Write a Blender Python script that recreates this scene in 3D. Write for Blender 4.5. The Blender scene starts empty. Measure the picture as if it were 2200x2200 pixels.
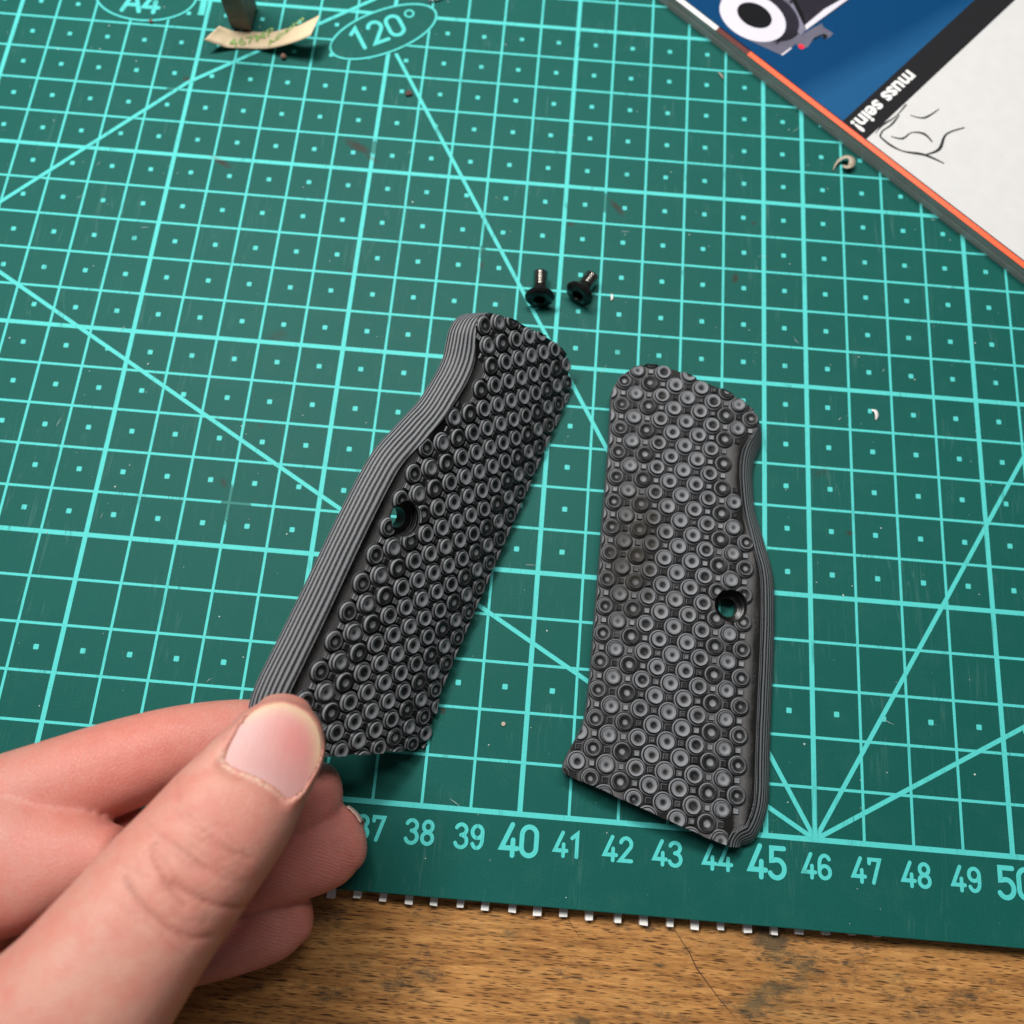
import bpy, bmesh, math, random
import numpy as np
from mathutils import Vector, Matrix
from mathutils.geometry import delaunay_2d_cdt

random.seed(7); rng = np.random.default_rng(7)
S = 0.01                                  # all numbers below are centimetres
scene = bpy.context.scene
col = scene.collection

# ------------------------------------------------------------------ camera
CAM = np.array([39.43278, 1.48051, 17.28500])
CR = Matrix(((0.99649224, -0.08346158, 0.00611337),
             (0.08200276, 0.95927507, -0.27030889),
             (0.016696, 0.26986203, 0.96275424)))
cam = bpy.data.cameras.new("camera"); camo = bpy.data.objects.new("camera", cam); col.objects.link(camo)
camo.matrix_world = Matrix.Translation(Vector(CAM * S)) @ CR.to_4x4()
cam.sensor_width = 36.0; cam.lens = 36.0 * 1719.2 / 2200.0
cam.clip_start = 0.005; cam.clip_end = 20
cam.dof.use_dof = True; cam.dof.focus_distance = 0.160; cam.dof.aperture_fstop = 13.0
scene.camera = camo

# ------------------------------------------------------------------ light
world = bpy.data.worlds.new("World"); scene.world = world; world.use_nodes = True
wb = world.node_tree.nodes["Background"]
wb.inputs[0].default_value = (0.93, 0.97, 1.0, 1); wb.inputs[1].default_value = 0.085
def area(name, loc, target, sx, sy, power, color):
    l = bpy.data.lights.new(name, 'AREA'); l.shape = 'RECTANGLE'; l.size = sx * S; l.size_y = sy * S
    l.energy = power; l.color = color
    o = bpy.data.objects.new(name, l); col.objects.link(o)
    d = Vector(target) - Vector(loc)
    o.location = Vector(loc) * S; o.rotation_euler = d.to_track_quat('-Z', 'Y').to_euler()
    return o
area("lamp_bar", (18, 31, 53), (38, 7, 0), 34, 7, 4.7, (1.0, 0.97, 0.93))
area("far_lamp_bar", (44, 37, 62), (38, 5, 0), 36, 9, 2.3, (1.0, 0.965, 0.91))
scene.view_settings.view_transform = 'Standard'; scene.view_settings.look = 'None'
scene.view_settings.exposure = 0.0; scene.view_settings.gamma = 1.0

# ------------------------------------------------------------------ helpers
def link(o, parent=None):
    col.objects.link(o)
    if parent is not None: o.parent = parent
    return o
def mesh_data(name, verts, faces, mats, smooth=True, fmat=None):
    me = bpy.data.meshes.new(name)
    me.from_pydata([tuple(float(c) * S for c in v) for v in verts], [], [tuple(int(i) for i in f) for f in faces])
    for m in (mats if isinstance(mats, (list, tuple)) else [mats]): me.materials.append(m)
    if smooth: me.polygons.foreach_set("use_smooth", [True] * len(me.polygons))
    if fmat: me.polygons.foreach_set("material_index", fmat)
    me.update()
    return me
def obj(name, me, parent=None, loc=(0, 0, 0)):
    o = bpy.data.objects.new(name, me); o.location = Vector(loc) * S
    return link(o, parent)
def mk(name, verts, faces, mat, parent=None, loc=(0, 0, 0), smooth=True, fmat=None):
    return obj(name, mesh_data(name, verts, faces, mat, smooth, fmat), parent, loc)
def thing(name, label, cat, loc=(0, 0, 0), group=None):
    o = bpy.data.objects.new(name, None); o.location = Vector(loc) * S; o.empty_display_size = 0.005
    col.objects.link(o); return tag(o, label, cat, group)
def tag(o, label, cat, group=None):
    o['label'] = label; o['category'] = cat
    if group: o['group'] = group
    return o
def box(x0, x1, y0, y1, z0, z1):
    v = [(x, y, z) for z in (z0, z1) for x, y in ((x0, y0), (x1, y0), (x1, y1), (x0, y1))]
    f = [(0, 3, 2, 1), (4, 5, 6, 7), (0, 1, 5, 4), (1, 2, 6, 5), (2, 3, 7, 6), (3, 0, 4, 7)]
    return v, f
def bevel_me(me, w, seg=2):
    bm = bmesh.new(); bm.from_mesh(me)
    bmesh.ops.bevel(bm, geom=bm.edges[:], offset=w * S, segments=seg, affect='EDGES', profile=0.5)
    bm.to_mesh(me); bm.free(); me.update()

class NT:
    def __init__(s, name):
        s.m = bpy.data.materials.new(name); s.m.use_nodes = True
        s.t = s.m.node_tree; s.b = s.t.nodes["Principled BSDF"]; s.out = s.t.nodes["Material Output"]
    def n(s, typ, **kw):
        nd = s.t.nodes.new(typ)
        for k, v in kw.items(): setattr(nd, k, v)
        return nd
    def l(s, a, b): s.t.links.new(a, b)
    def set(s, nd, **kw):
        for k, v in kw.items():
            i = nd.inputs[k] if k in nd.inputs else nd.inputs[k.replace('_', ' ')]
            if hasattr(v, 'is_output'): s.l(v, i)
            else: i.default_value = v
        return nd
    def math(s, op, a, b=None, clamp=False):
        nd = s.n('ShaderNodeMath', operation=op); nd.use_clamp = clamp
        for i, v in enumerate((a, b)):
            if v is None: continue
            if hasattr(v, 'is_output'): s.l(v, nd.inputs[i])
            else: nd.inputs[i].default_value = v
        return nd.outputs[0]
    def mix(s, f, a, b, mode='MIX'):
        nd = s.n('ShaderNodeMix', data_type='RGBA', blend_type=mode)
        for i, v in ((0, f), (6, a), (7, b)):
            if hasattr(v, 'is_output'): s.l(v, nd.inputs[i])
            else: nd.inputs[i].default_value = v if i == 0 else (*v[:3], 1)
        return nd.outputs[2]
    def ramp(s, f, stops):
        nd = s.n('ShaderNodeValToRGB'); s.l(f, nd.inputs[0]); e = nd.color_ramp.elements
        while len(e) < len(stops): e.new(0.5)
        for i, (p, c) in enumerate(stops):
            e[i].position = p; e[i].color = (*c, 1) if isinstance(c, (tuple, list)) else (c, c, c, 1)
        return nd.outputs[0]
    def noise(s, vec, scale, detail=3.0, rough=0.55, dist=0.0):
        nd = s.n('ShaderNodeTexNoise'); s.l(vec, nd.inputs['Vector'])
        nd.inputs['Scale'].default_value = scale; nd.inputs['Detail'].default_value = detail
        nd.inputs['Roughness'].default_value = rough; nd.inputs['Distortion'].default_value = dist
        return nd.outputs[0]
    def coord(s, scale=(1, 1, 1), rot=0.0, loc=(0, 0, 0), obj=None):
        tc = s.n('ShaderNodeTexCoord'); tc.object = obj
        mp = s.n('ShaderNodeMapping'); s.l(tc.outputs['Object'], mp.inputs[0])
        mp.inputs['Scale'].default_value = [c / S for c in scale] if scale else (1, 1, 1)   # texture space in cm
        mp.inputs['Rotation'].default_value = (0, 0, rot); mp.inputs['Location'].default_value = loc
        return mp.outputs[0]
    def bump(s, h, strength, dist):
        nd = s.n('ShaderNodeBump'); s.l(h, nd.inputs['Height'])
        nd.inputs['Strength'].default_value = strength; nd.inputs['Distance'].default_value = dist * S
        s.l(nd.outputs[0], s.b.inputs['Normal']); return nd
def plain(name, c, rough=0.5, metal=0.0, spec=0.5, var=0.0, vs=8.0, bump=0.0):
    k = NT(name); k.set(k.b, Roughness=rough, Metallic=metal)
    k.b.inputs['Specular IOR Level'].default_value = spec
    v = k.coord()
    if var:
        nz = k.noise(v, vs, 4)
        k.set(k.b, Base_Color=k.mix(k.math('MULTIPLY', nz, 1.0), tuple(x * (1 - var) for x in c), tuple(min(1, x * (1 + var)) for x in c)))
        if bump: k.bump(nz, 0.5, bump)
    else: k.b.inputs['Base Color'].default_value = (*c, 1)
    return k.m

# ------------------------------------------------------------------ materials
GREEN = (0.0075, 0.096, 0.081)
def spots_mask(k, spots):
    """brown smears rubbed into the mat: each an ellipse broken up by noise"""
    v = k.coord(); nz = k.noise(v, 8, 6, 0.75)
    tot = None
    for (x, y, rx, ry, a, w) in spots:
        mp = k.n('ShaderNodeMapping', vector_type='TEXTURE'); k.l(v, mp.inputs[0])
        mp.inputs['Location'].default_value = (x, y, 0); mp.inputs['Rotation'].default_value = (0, 0, a)
        mp.inputs['Scale'].default_value = (rx, ry, 1)
        ln = k.n('ShaderNodeVectorMath', operation='LENGTH'); k.l(mp.outputs[0], ln.inputs[0])
        f = k.math('SUBTRACT', 1.0, ln.outputs['Value'], True)
        f = k.math('MULTIPLY', f, w)
        tot = f if tot is None else k.math('MAXIMUM', tot, f)
    return k.math('MULTIPLY', k.math('SUBTRACT', k.math('MULTIPLY', k.math('ADD', tot, nz), 1.0), 0.74, True), 2.0, True), tot
SPOTS = [(34.6, 15.68, .62, .22, -.45, 1), (35.0, 15.35, .3, .12, -.5, .9), (31.2, 14.9, .55, .13, -.5, 1), (29.85, 17.35, .22, .12, -.6, .9), (41.3, 14.5, .48, .16, -.85, .9),
         (40.17, 13.9, .16, .1, .3, .9), (38.06, 12.55, .08, .22, .2, .9), (44.3, 12.75, .13, .24, -.2, 1), (32.8, 6.45, .14, .2, .5, .8), (46.9, 6.5, .2, .1, .2, .8),
         (44.76, 14.36, .12, .1, 0, .8), (33.4, 10.2, .5, .3, .4, .55), (46.3, 7.9, .5, .25, .4, .5), (38.24, 1.9, .09, .12, .1, 1.2), (34.9, 12.1, .3, .2, 1, .5), (33.4, 7.9, .15, .1, 0, .7)]
def mat_material():
    k = NT("cutting_mat_green"); v = k.coord()
    big = k.noise(v, .22, 3); mid = k.noise(v, 1.6, 5, .65); fine = k.noise(v, 24, 3, .7)
    c = k.mix(k.math('MULTIPLY', big, .9), tuple(x * .88 for x in GREEN), tuple(x * 1.12 for x in GREEN))
    pale = k.ramp(mid, [(.5, 0.0), (.78, 1.0)])
    c = k.mix(k.math('MULTIPLY', pale, .16), c, (.05, .15, .13))
    c = k.mix(k.math('MULTIPLY', k.ramp(fine, [(.35, 1.0), (.6, 0.0)]), .45), c, tuple(x * .66 for x in GREEN))
    m, _ = spots_mask(k, SPOTS)
    c = k.mix(k.math('MULTIPLY', m, .72), c, (.042, .026, .021))
    # scratches: thin long noise ridges in three directions
    hts = None
    for rot, sc, off in ((.35, (2.2, .10, 1), 0), (1.15, (1.8, .09, 1), 7), (-.6, (2.4, .12, 1), 3)):
        nv = k.noise(k.coord(sc, rot, (off, off * 2, 0)), 1.9, 2, .4)
        brk = k.noise(k.coord((1, 1, 1), 0, (off, 1, 0)), .55, 2)
        r = k.math('MULTIPLY', k.ramp(nv, [(.488, 0.0), (.5, 1.0), (.512, 0.0)]), k.ramp(brk, [(.56, 0.0), (.66, 1.0)]))
        hts = r if hts is None else k.math('MAXIMUM', hts, r)
    c = k.mix(k.math('MULTIPLY', hts, .11), c, (.2, .36, .33))
    k.set(k.b, Base_Color=c, Roughness=k.ramp(mid, [(.2, .48), (.8, .62)]))
    k.b.inputs['Specular IOR Level'].default_value = .11
    h = k.math('SUBTRACT', k.math('ADD', k.math('MULTIPLY', fine, .8), k.noise(v, 60, 2)), k.math('MULTIPLY', hts, .7))
    k.bump(h, .35, .006)
    return k.m
M_MAT = mat_material()
def print_material():
    k = NT("turquoise_print"); v = k.coord()
    speck = k.noise(v, 30, 3, .7); wear = k.noise(v, 1.1, 4, .7)
    c = k.mix(k.math('MULTIPLY', k.noise(v, 6, 3), .7), (.070, .52, .50), (.10, .60, .57))
    c = k.mix(k.math('MULTIPLY', k.ramp(speck, [(.30, 1.0), (.42, 0.0)]), .55), c, (.02, .2, .18))
    c = k.mix(k.math('MULTIPLY', k.ramp(wear, [(.27, 1.0), (.34, 0.0)]), .5), c, (.05, .25, .22))
    m, _ = spots_mask(k, SPOTS)
    c = k.mix(k.math('MULTIPLY', m, .55), c, (.13, .15, .14))
    wr = None
    for (x, y, rx, ry, a) in [(32.97, 6.0, .22, .62, .08), (33.25, 6.02, .35, .16, -.1), (38.06, 12.9, .1, .3, 0), (35.0, 15.7, .1, .35, 0), (41.0, 14.6, .1, .4, 0), (43.9, 8.9, .3, .1, .2), (32.75, 13.9, .3, .1, 0), (29.5, 17.0, .3, .12, .8)]:
        mp = k.n('ShaderNodeMapping', vector_type='TEXTURE'); k.l(v, mp.inputs[0])
        mp.inputs['Location'].default_value = (x, y, 0); mp.inputs['Rotation'].default_value = (0, 0, a); mp.inputs['Scale'].default_value = (rx, ry, 1)
        ln = k.n('ShaderNodeVectorMath', operation='LENGTH'); k.l(mp.outputs[0], ln.inputs[0])
        f = k.math('SUBTRACT', 1.0, ln.outputs['Value'], True); wr = f if wr is None else k.math('MAXIMUM', wr, f)
    wr = k.ramp(k.math('ADD', k.math('MULTIPLY', wr, .9), k.math('MULTIPLY', k.noise(v, 7, 4, .7), .8)), [(.60, 0.0), (.70, 1.0)])
    c = k.mix(k.math('MULTIPLY', wr, .85), c, (.02, .12, .10))
    cut = k.noise(k.coord((2.0, .10, 1), .9, (5, 3, 0)), 2.4, 2, .4); brk = k.noise(v, .8, 2)
    cm = k.math('MULTIPLY', k.ramp(cut, [(.480, 0.0), (.5, 1.0), (.520, 0.0)]), k.ramp(brk, [(.5, 0.0), (.6, 1.0)]))
    c = k.mix(k.math('MULTIPLY', cm, .6), c, (.02, .17, .15))
    k.set(k.b, Base_Color=c, Roughness=.6); k.b.inputs['Specular IOR Level'].default_value = .2
    k.bump(speck, .25, .004)
    return k.m
M_PRINT = print_material()
def wood_material():
    k = NT("beech_wood")
    v = k.coord((1, 1, 1), -.03)
    big = k.noise(k.coord((.12, .5, 1), -.03), .9, 4, .6)
    gr = k.noise(k.coord((.35, 5.5, 1), -.04), 1.6, 5, .65)
    fg = k.noise(k.coord((1.3, 13, 1), -.05), 1.7, 4, .7, .6)
    c = k.ramp(k.math('ADD', k.math('MULTIPLY', gr, .55), k.math('MULTIPLY', fg, .45)), [(.36, (.18, .074, .022)), (.5, (.40, .188, .058)), (.64, (.60, .31, .105))])
    c = k.mix(k.math('MULTIPLY', k.ramp(big, [(.35, 1.0), (.6, 0.0)]), .35), c, (.22, .12, .05))
    # pores: short dark flecks along the grain
    vo = k.n('ShaderNodeTexVoronoi', feature='F1'); k.l(k.coord((1.05, 9.5, 1), -.06), vo.inputs['Vector']); vo.inputs['Scale'].default_value = 1.55; vo.inputs['Randomness'].default_value = 1
    fl = k.ramp(vo.outputs['Distance'], [(.14, 1.0), (.30, 0.0)])
    sel = k.n('ShaderNodeSeparateColor'); k.l(vo.outputs['Color'], sel.inputs[0])
    fl = k.math('MULTIPLY', fl, k.ramp(sel.outputs[0], [(.15, 0.0), (.6, 1.0)]))
    vo2 = k.n('ShaderNodeTexVoronoi', feature='F1'); k.l(k.coord((2.0, 17, 1), -.05, (3, 5, 0)), vo2.inputs['Vector']); vo2.inputs['Scale'].default_value = 1.6
    fl2 = k.math('MULTIPLY', k.ramp(vo2.outputs['Distance'], [(.14, 1.0), (.36, 0.0)]), .85)
    flm = k.math('MAXIMUM', fl, fl2)
    c = k.mix(k.math('MULTIPLY', flm, .92), c, (.045, .017, .006))
    # grey black stains
    st = k.noise(k.coord((1, 1.6, 1), 0, (2.3, 7.1, 0)), .75, 6, .72)
    vs = k.coord(); reg = None
    for (x, y, rx, ry, a, w) in [(45.3, -2.1, .75, .40, -.7, 1.7), (45.85, -2.4, .8, .35, -.3, 1.4), (45.5, -2.8, .9, .28, .2, 1.3), (44.8, -3.2, .8, .25, .1, 1.6), (46.8, -2.6, 1.8, .7, .1, .75), (35.0, -3.65, .35, .2, .3, 1.4), (36.05, -3.5, .22, .14, .2, 1.5), (36.6, -3.65, .45, .2, .2, 1.3), (37.8, -3.35, .4, .16, .3, 1.1), (40.0, -2.3, .22, .08, 0, 1.4), (41.4, -3.75, .5, .2, .1, 1.5), (38.5, -3.1, .5, .14, .2, .9), (43.0, -2.6, .3, .1, .1, .9), (48.5, -2.9, .9, .3, .2, 1.0)]:
        mp = k.n('ShaderNodeMapping', vector_type='TEXTURE'); k.l(vs, mp.inputs[0])
        mp.inputs['Location'].default_value = (x, y, 0); mp.inputs['Rotation'].default_value = (0, 0, a); mp.inputs['Scale'].default_value = (rx, ry, 1e6)
        ln = k.n('ShaderNodeVectorMath', operation='LENGTH'); k.l(mp.outputs[0], ln.inputs[0])
        f = k.math('MULTIPLY', k.math('SUBTRACT', 1.15, ln.outputs['Value'], True), w)
        reg = f if reg is None else k.math('MAXIMUM', reg, f)
    sf = k.noise(k.coord((1, 2.2, 1), -.03, (1, 4, 0)), 3.2, 5, .75)
    mixn = k.math('ADD', k.math('ADD', k.math('MULTIPLY', k.math('SUBTRACT', st, .5), 1.5), k.math('MULTIPLY', k.math('SUBTRACT', sf, .5), 1.3)), k.math('MULTIPLY', k.math('SUBTRACT', fg, .5), 1.0))
    stm = k.ramp(k.math('ADD', mixn, k.math('MULTIPLY', reg, .24)), [(.12, 0.0), (.46, 1.0)])
    c = k.mix(k.math('MULTIPLY', stm, .85), c, (.040, .034, .028))
    yel = k.ramp(k.math('ADD', k.noise(v, .8, 5, .7), k.math('MULTIPLY', reg, .12)), [(.52, 0.0), (.85, 1.0)])
    c = k.mix(k.math('MULTIPLY', yel, .45), c, (.27, .19, .075))
    k.set(k.b, Base_Color=c, Roughness=.62); k.b.inputs['Specular IOR Level'].default_value = .18
    h = k.math('SUBTRACT', k.math('MULTIPLY', gr, .4), flm)
    k.bump(h, .6, .012)
    return k.m
M_WOOD = wood_material()

# ------------------------------------------------------------------ workbench (setting)
WZ = -0.40
def grid_plane(x0, x1, y0, y1, z, nx, ny):
    v = [(x0 + (x1 - x0) * i / nx, y0 + (y1 - y0) * j / ny, z) for j in range(ny + 1) for i in range(nx + 1)]
    f = [(j * (nx + 1) + i, j * (nx + 1) + i + 1, (j + 1) * (nx + 1) + i + 1, (j + 1) * (nx + 1) + i) for j in range(ny) for i in range(nx)]
    return v, f
v, f = box(-40, 110, -60, 90, WZ - 4, WZ)
wb_o = mk("workbench", v, f, M_WOOD, smooth=False); wb_o['kind'] = 'structure'
wb_o['label'] = 'worn brown beech workbench top with dark pores and stains'
# scored line in the wood
def ribbon(pts, w, z, closed=False):
    """flat strip along 2D points with mitred joints (w may be a list)"""
    P = [np.array(p, float) for p in pts]; n = len(P); V = []; F = []
    W = w if isinstance(w, (list, tuple)) else [w] * n
    for i in range(n):
        a = P[i - 1] if (i > 0 or closed) else None; b = P[(i + 1) % n] if (i < n - 1 or closed) else None
        d1 = (P[i] - a) / (np.linalg.norm(P[i] - a) + 1e-9) if a is not None else None
        d2 = (b - P[i]) / (np.linalg.norm(b - P[i]) + 1e-9) if b is not None else None
        if d1 is None: d1 = d2
        if d2 is None: d2 = d1
        t = d1 + d2; t /= np.linalg.norm(t) + 1e-9
        nn = np.array([-t[1], t[0]]); c = max(.35, float(nn @ np.array([-d2[1], d2[0]])))
        h = W[i] / 2 / c
        V += [(*(P[i] + nn * h), z), (*(P[i] - nn * h), z)]
    m = n if closed else n - 1
    for i in range(m):
        j = (i + 1) % n; F.append((2 * i, 2 * i + 1, 2 * j + 1, 2 * j))
    return V, F
def caps(pts, w, z, V, F, seg=8):
    for p, q in ((pts[0], pts[1]), (pts[-1], pts[-2])):
        p = np.array(p, float); d = p - np.array(q, float); d /= np.linalg.norm(d)
        a0 = math.atan2(d[1], d[0]) - math.pi / 2; b = len(V)
        for i in range(seg + 1):
            a = a0 + math.pi * i / seg; V.append((p[0] + math.cos(a) * w / 2, p[1] + math.sin(a) * w / 2, z))
        F.append(tuple(range(b, b + seg + 1)))
    return V, F
class Acc:
    def __init__(s): s.V = []; s.F = []
    def add(s, vf):
        b = len(s.V); s.V += list(vf[0]); s.F += [tuple(i + b for i in f) for f in vf[1]]; return s
M_SCORE = plain("dark_score", (.06, .025, .012), .8)
a = Acc(); a.add(ribbon([(43.28, -1.95), (43.6, -2.35), (43.75, -2.62), (44.2, -3.12), (44.55, -3.45)], [.008, .019, .022, .016, .005], WZ + .003))
a.add(ribbon([(41.15, -1.95), (41.4, -2.25)], [.012, .006], WZ + .003))
o = mk("score_mark", a.V, a.F, M_SCORE, wb_o)

# ------------------------------------------------------------------ cutting mat
mat_t = thing("cutting_mat", "green self-healing cutting mat with turquoise centimetre grid lying on the workbench", "cutting mat")
v, f = box(-1.7, 58.7, -1.68, 43.7, -.22, 0)
base = mk("mat_sheet", v, f, M_MAT, mat_t, smooth=False); bevel_me(base.data, .02, 2)
TH, TK = .058, .104
def quadline(x0, y0, x1, y1, w, z): return ribbon([(x0, y0), (x1, y1)], w, z)
hl = Acc(); vl = Acc()
for y in range(0, 43): hl.add(quadline(0, y, 57, y, TK if y % 5 == 0 else TH, .003))
for x in range(0, 58):
    vl.add(quadline(x, 0, x, 42, TK if (x % 5 == 0 or x == 46) else TH, .0045))
gl = Acc().add((hl.V, hl.F)).add((vl.V, vl.F))
mk("grid_lines", gl.V, gl.F, M_PRINT, mat_t)
dt = Acc()
def rsq(cx, cy, h, z, r=.3):
    pts = []
    for sx, sy, a0 in ((1, 1, 0), (-1, 1, 90), (-1, -1, 180), (1, -1, 270)):
        for da in (0, 45, 90):
            t = math.radians(a0 + da); pts.append((cx + sx * h * (1 - r) + h * r * math.cos(t), cy + sy * h * (1 - r) + h * r * math.sin(t), z))
    return pts, [tuple(range(12))]
for y in [2] + list(range(5, 20)) + list(range(22, 40)):
    for x in range(0, 57):
        dt.add(rsq(x + .5 + random.uniform(-.01, .01), y + .5 + random.uniform(-.01, .01), .056, .003))
mk("cell_dots", dt.V, dt.F, M_PRINT, mat_t)
def angle_line(p, q, w, z, extra=None):
    mk("angle_line", *ribbon([p, q] if extra is None else [p, q] + extra, w, z), M_PRINT, mat_t)
for i, (deg, ln) in enumerate(((30, 14), (60, 24), (120, 21.6), (150, 24))):
    t = math.radians(deg); angle_line((46, 0), (46 + ln * math.cos(t), ln * math.sin(t)), .092, .006 + i * .0012)
angle_line((24, 11.15), (30.03, 17.36), .10, .0112)
angle_line((30.0, 17.30), (36.2, 21.75), .10, .0124)
v, f = box(29.75, 29.93, 19.45, 22.5, .003, .0032); mk("tick_bar", [(29.75, 19.45, .0135), (29.92, 19.45, .0135), (29.92, 22.4, .0135), (29.75, 22.4, .0135)], [(0, 1, 2, 3)], M_PRINT, mat_t)
# numerals drawn as round ended strokes
def arc(cx, cy, rx, ry, a0, a1, n=12): return [(cx + rx * math.cos(math.radians(a0 + (a1 - a0) * i / n)), cy + ry * math.sin(math.radians(a0 + (a1 - a0) * i / n))) for i in range(n + 1)]
G = {
 '0': [('c', arc(.3, .7, .25, .25, 0, 180) + arc(.3, .3, .25, .25, 180, 360))],
 '1': [('o', [(.10, .78), (.33, .97), (.33, .02)])],
 '2': [('o', arc(.3, .72, .24, .25, 165, -30, 14) + [(.06, .04), (.56, .04)])],
 '3': [('o', arc(.27, .745, .23, .215, 160, -88, 14)), ('o', arc(.28, .27, .26, .255, 92, -160, 16))],
 '4': [('o', [(.38, .98), (.05, .24), (.58, .24)]), ('o', [(.43, .50), (.43, .02)])],
 '5': [('o', [(.52, .95), (.10, .95), (.10, .56)] + arc(.28, .31, .26, .28, 112, -150, 16))],
 '6': [('c', arc(.3, .28, .24, .25, 0, 360, 20)[:-1]), ('o', arc(.30, .62, .24, .34, 35, 180, 10) + [(.06, .30)])],
 '7': [('o', [(.07, .80), (.07, .96), (.53, .96), (.25, .02)])],
 '8': [('c', arc(.3, .745, .2, .215, 0, 360, 20)[:-1]), ('c', arc(.3, .265, .235, .235, 0, 360, 20)[:-1])],
 '9': [('c', arc(.3, .70, .23, .25, 0, 360, 20)[:-1]), ('o', [(.53, .68)] + arc(.30, .36, .23, .32, 0, -150, 12))],
 'A': [('o', [(.03, .02), (.33, .97), (.63, .02)]), ('o', [(.14, .30), (.52, .30)])],
 'o': [('c', arc(.2, .2, .16, .16, 0, 360, 20)[:-1])]}
def glyphs(name, text, cx, cy, h, w, z, rot=0.0, adv=.68, xs=1.0, parent=mat_t, mat=M_PRINT):
    tot = len(text) * adv * h; a = Acc(); k = 0
    for i, ch in enumerate(text):
        for typ, pts in G[ch]:
            P = []
            for (x, y) in pts:
                lx = (i * adv * h + x * xs * h) - tot / 2 + .04 * h; ly = (y - .5) * h
                P.append((cx + lx * math.cos(rot) - ly * math.sin(rot), cy + lx * math.sin(rot) + ly * math.cos(rot)))
            V, F = ribbon(P, w, z + k * .0022, typ == 'c')
            if typ == 'o': caps(P, w, z + k * .0022, V, F)
            a.add((V, F)); k += 1
    return mk(name, a.V, a.F, mat, parent)
for nmb in range(37, 51):
    bigs = nmb % 5 == 0
    glyphs("numeral", str(nmb), nmb + .03, -.495, .60 if bigs else .455, .095 if bigs else .074, .003, 0, .665 if bigs else .69, .98)
def oval(cx, cy, ra, rb, rot, z, w):
    pts = [(cx + ra * math.cos(t) * math.cos(rot) - rb * math.sin(t) * math.sin(rot), cy + ra * math.cos(t) * math.sin(rot) + rb * math.sin(t) * math.cos(rot)) for t in [i * 2 * math.pi / 64 for i in range(64)]]
    mk("oval_field", [(x, y, z) for x, y in pts], [tuple(range(64))], M_MAT, mat_t)
    mk("oval_outline", *ribbon(pts, w, z + .0015, True), M_PRINT, mat_t)
oval(34.79, 19.40, 1.53, .70, math.radians(32), .0148, .055)
glyphs("numeral", "120", 34.62, 19.36, .74, .105, .0166, math.radians(30), .70)
mk("degree_mark", *ribbon(arc(35.40, 20.06, .115, .115, 0, 360, 24)[:-1], .05, .0166, True), M_PRINT, mat_t)
oval(28.25, 19.98, 1.36, .86, 0, .0148, .055)
glyphs("size_mark", "A4", 28.20, 19.77, .76, .12, .0166, 0, .72)

# dust and scratch specks lying on the mat
M_DUST = plain("pale_dust", (.45, .55, .51), .8)
d = Acc()
for i in range(420):
    x, y = random.uniform(24, 52), random.uniform(-1.6, 21); r = random.choice([.008, .010, .012, .016, .022]) * random.uniform(.6, 1.2)
    t = random.uniform(0, 6.28); e = random.uniform(.4, 1)
    q = [(x + r * math.cos(t + j * 1.571) * (1 if j % 2 else e), y + r * math.sin(t + j * 1.571) * (1 if j % 2 else e), .016 + random.uniform(0, .004)) for j in range(4)]
    d.add((q + [(x, y, .022)], [(0, 1, 4), (1, 2, 4), (2, 3, 4), (3, 0, 4)]))
for i in range(26):   # fine hairline nicks, raised plastic burrs
    x, y = random.uniform(26, 51), random.uniform(-1.5, 20); t = random.choice([.9, 1.3, -.5, 2.4, .2]) + random.uniform(-.25, .25); L = random.uniform(.05, .28)
    d.add(ribbon([(x, y), (x + L * .5 * math.cos(t), y + L * .5 * math.sin(t) + random.uniform(-.02, .02)), (x + L * math.cos(t), y + L * math.sin(t))], [.003, random.uniform(.006, .011), .002], .0175 + i * .00005))
o = mk("dust_specks", d.V, d.F, M_DUST); o['kind'] = 'stuff'; o['label'] = 'pale dust specks and hairline nicks scattered over the green mat'

# ------------------------------------------------------------------ white teeth below the mat edge
M_WHITE = plain("white_plastic", (.86, .85, .82), .5, var=.12, vs=14)
M_CLOTH = plain("strip_base", (.10, .09, .08), .8)
ts = thing("toothed_strip", "strip with small white square teeth poking out from under the lower edge of the mat", "strip", (40, -1.5, WZ))
v, f = box(-8, 8.2, 0.05, .30, .003, .10); mk("strip_band", v, f, M_CLOTH, ts, smooth=False)
x = 33.2
i = 0
while x < 47.6:
    xx = x - 40 + random.uniform(-.025, .025); tip = -.385 + random.uniform(-.025, .02) + (max(0, x - 44.6) ** 1.3) * .042
    wd = random.uniform(.068, .084)
    v, f = box(xx - wd, xx + wd, tip, .05, .004, .150 + random.uniform(-.006, .006))
    v = [(a_ + random.uniform(-.012, .012), b_ + random.uniform(-.012, .012), c_) for a_, b_, c_ in v]
    o = mk("tooth", v, f, M_WHITE, ts, smooth=False); bevel_me(o.data, .014, 2)
    x += .5235; i += 1

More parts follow.
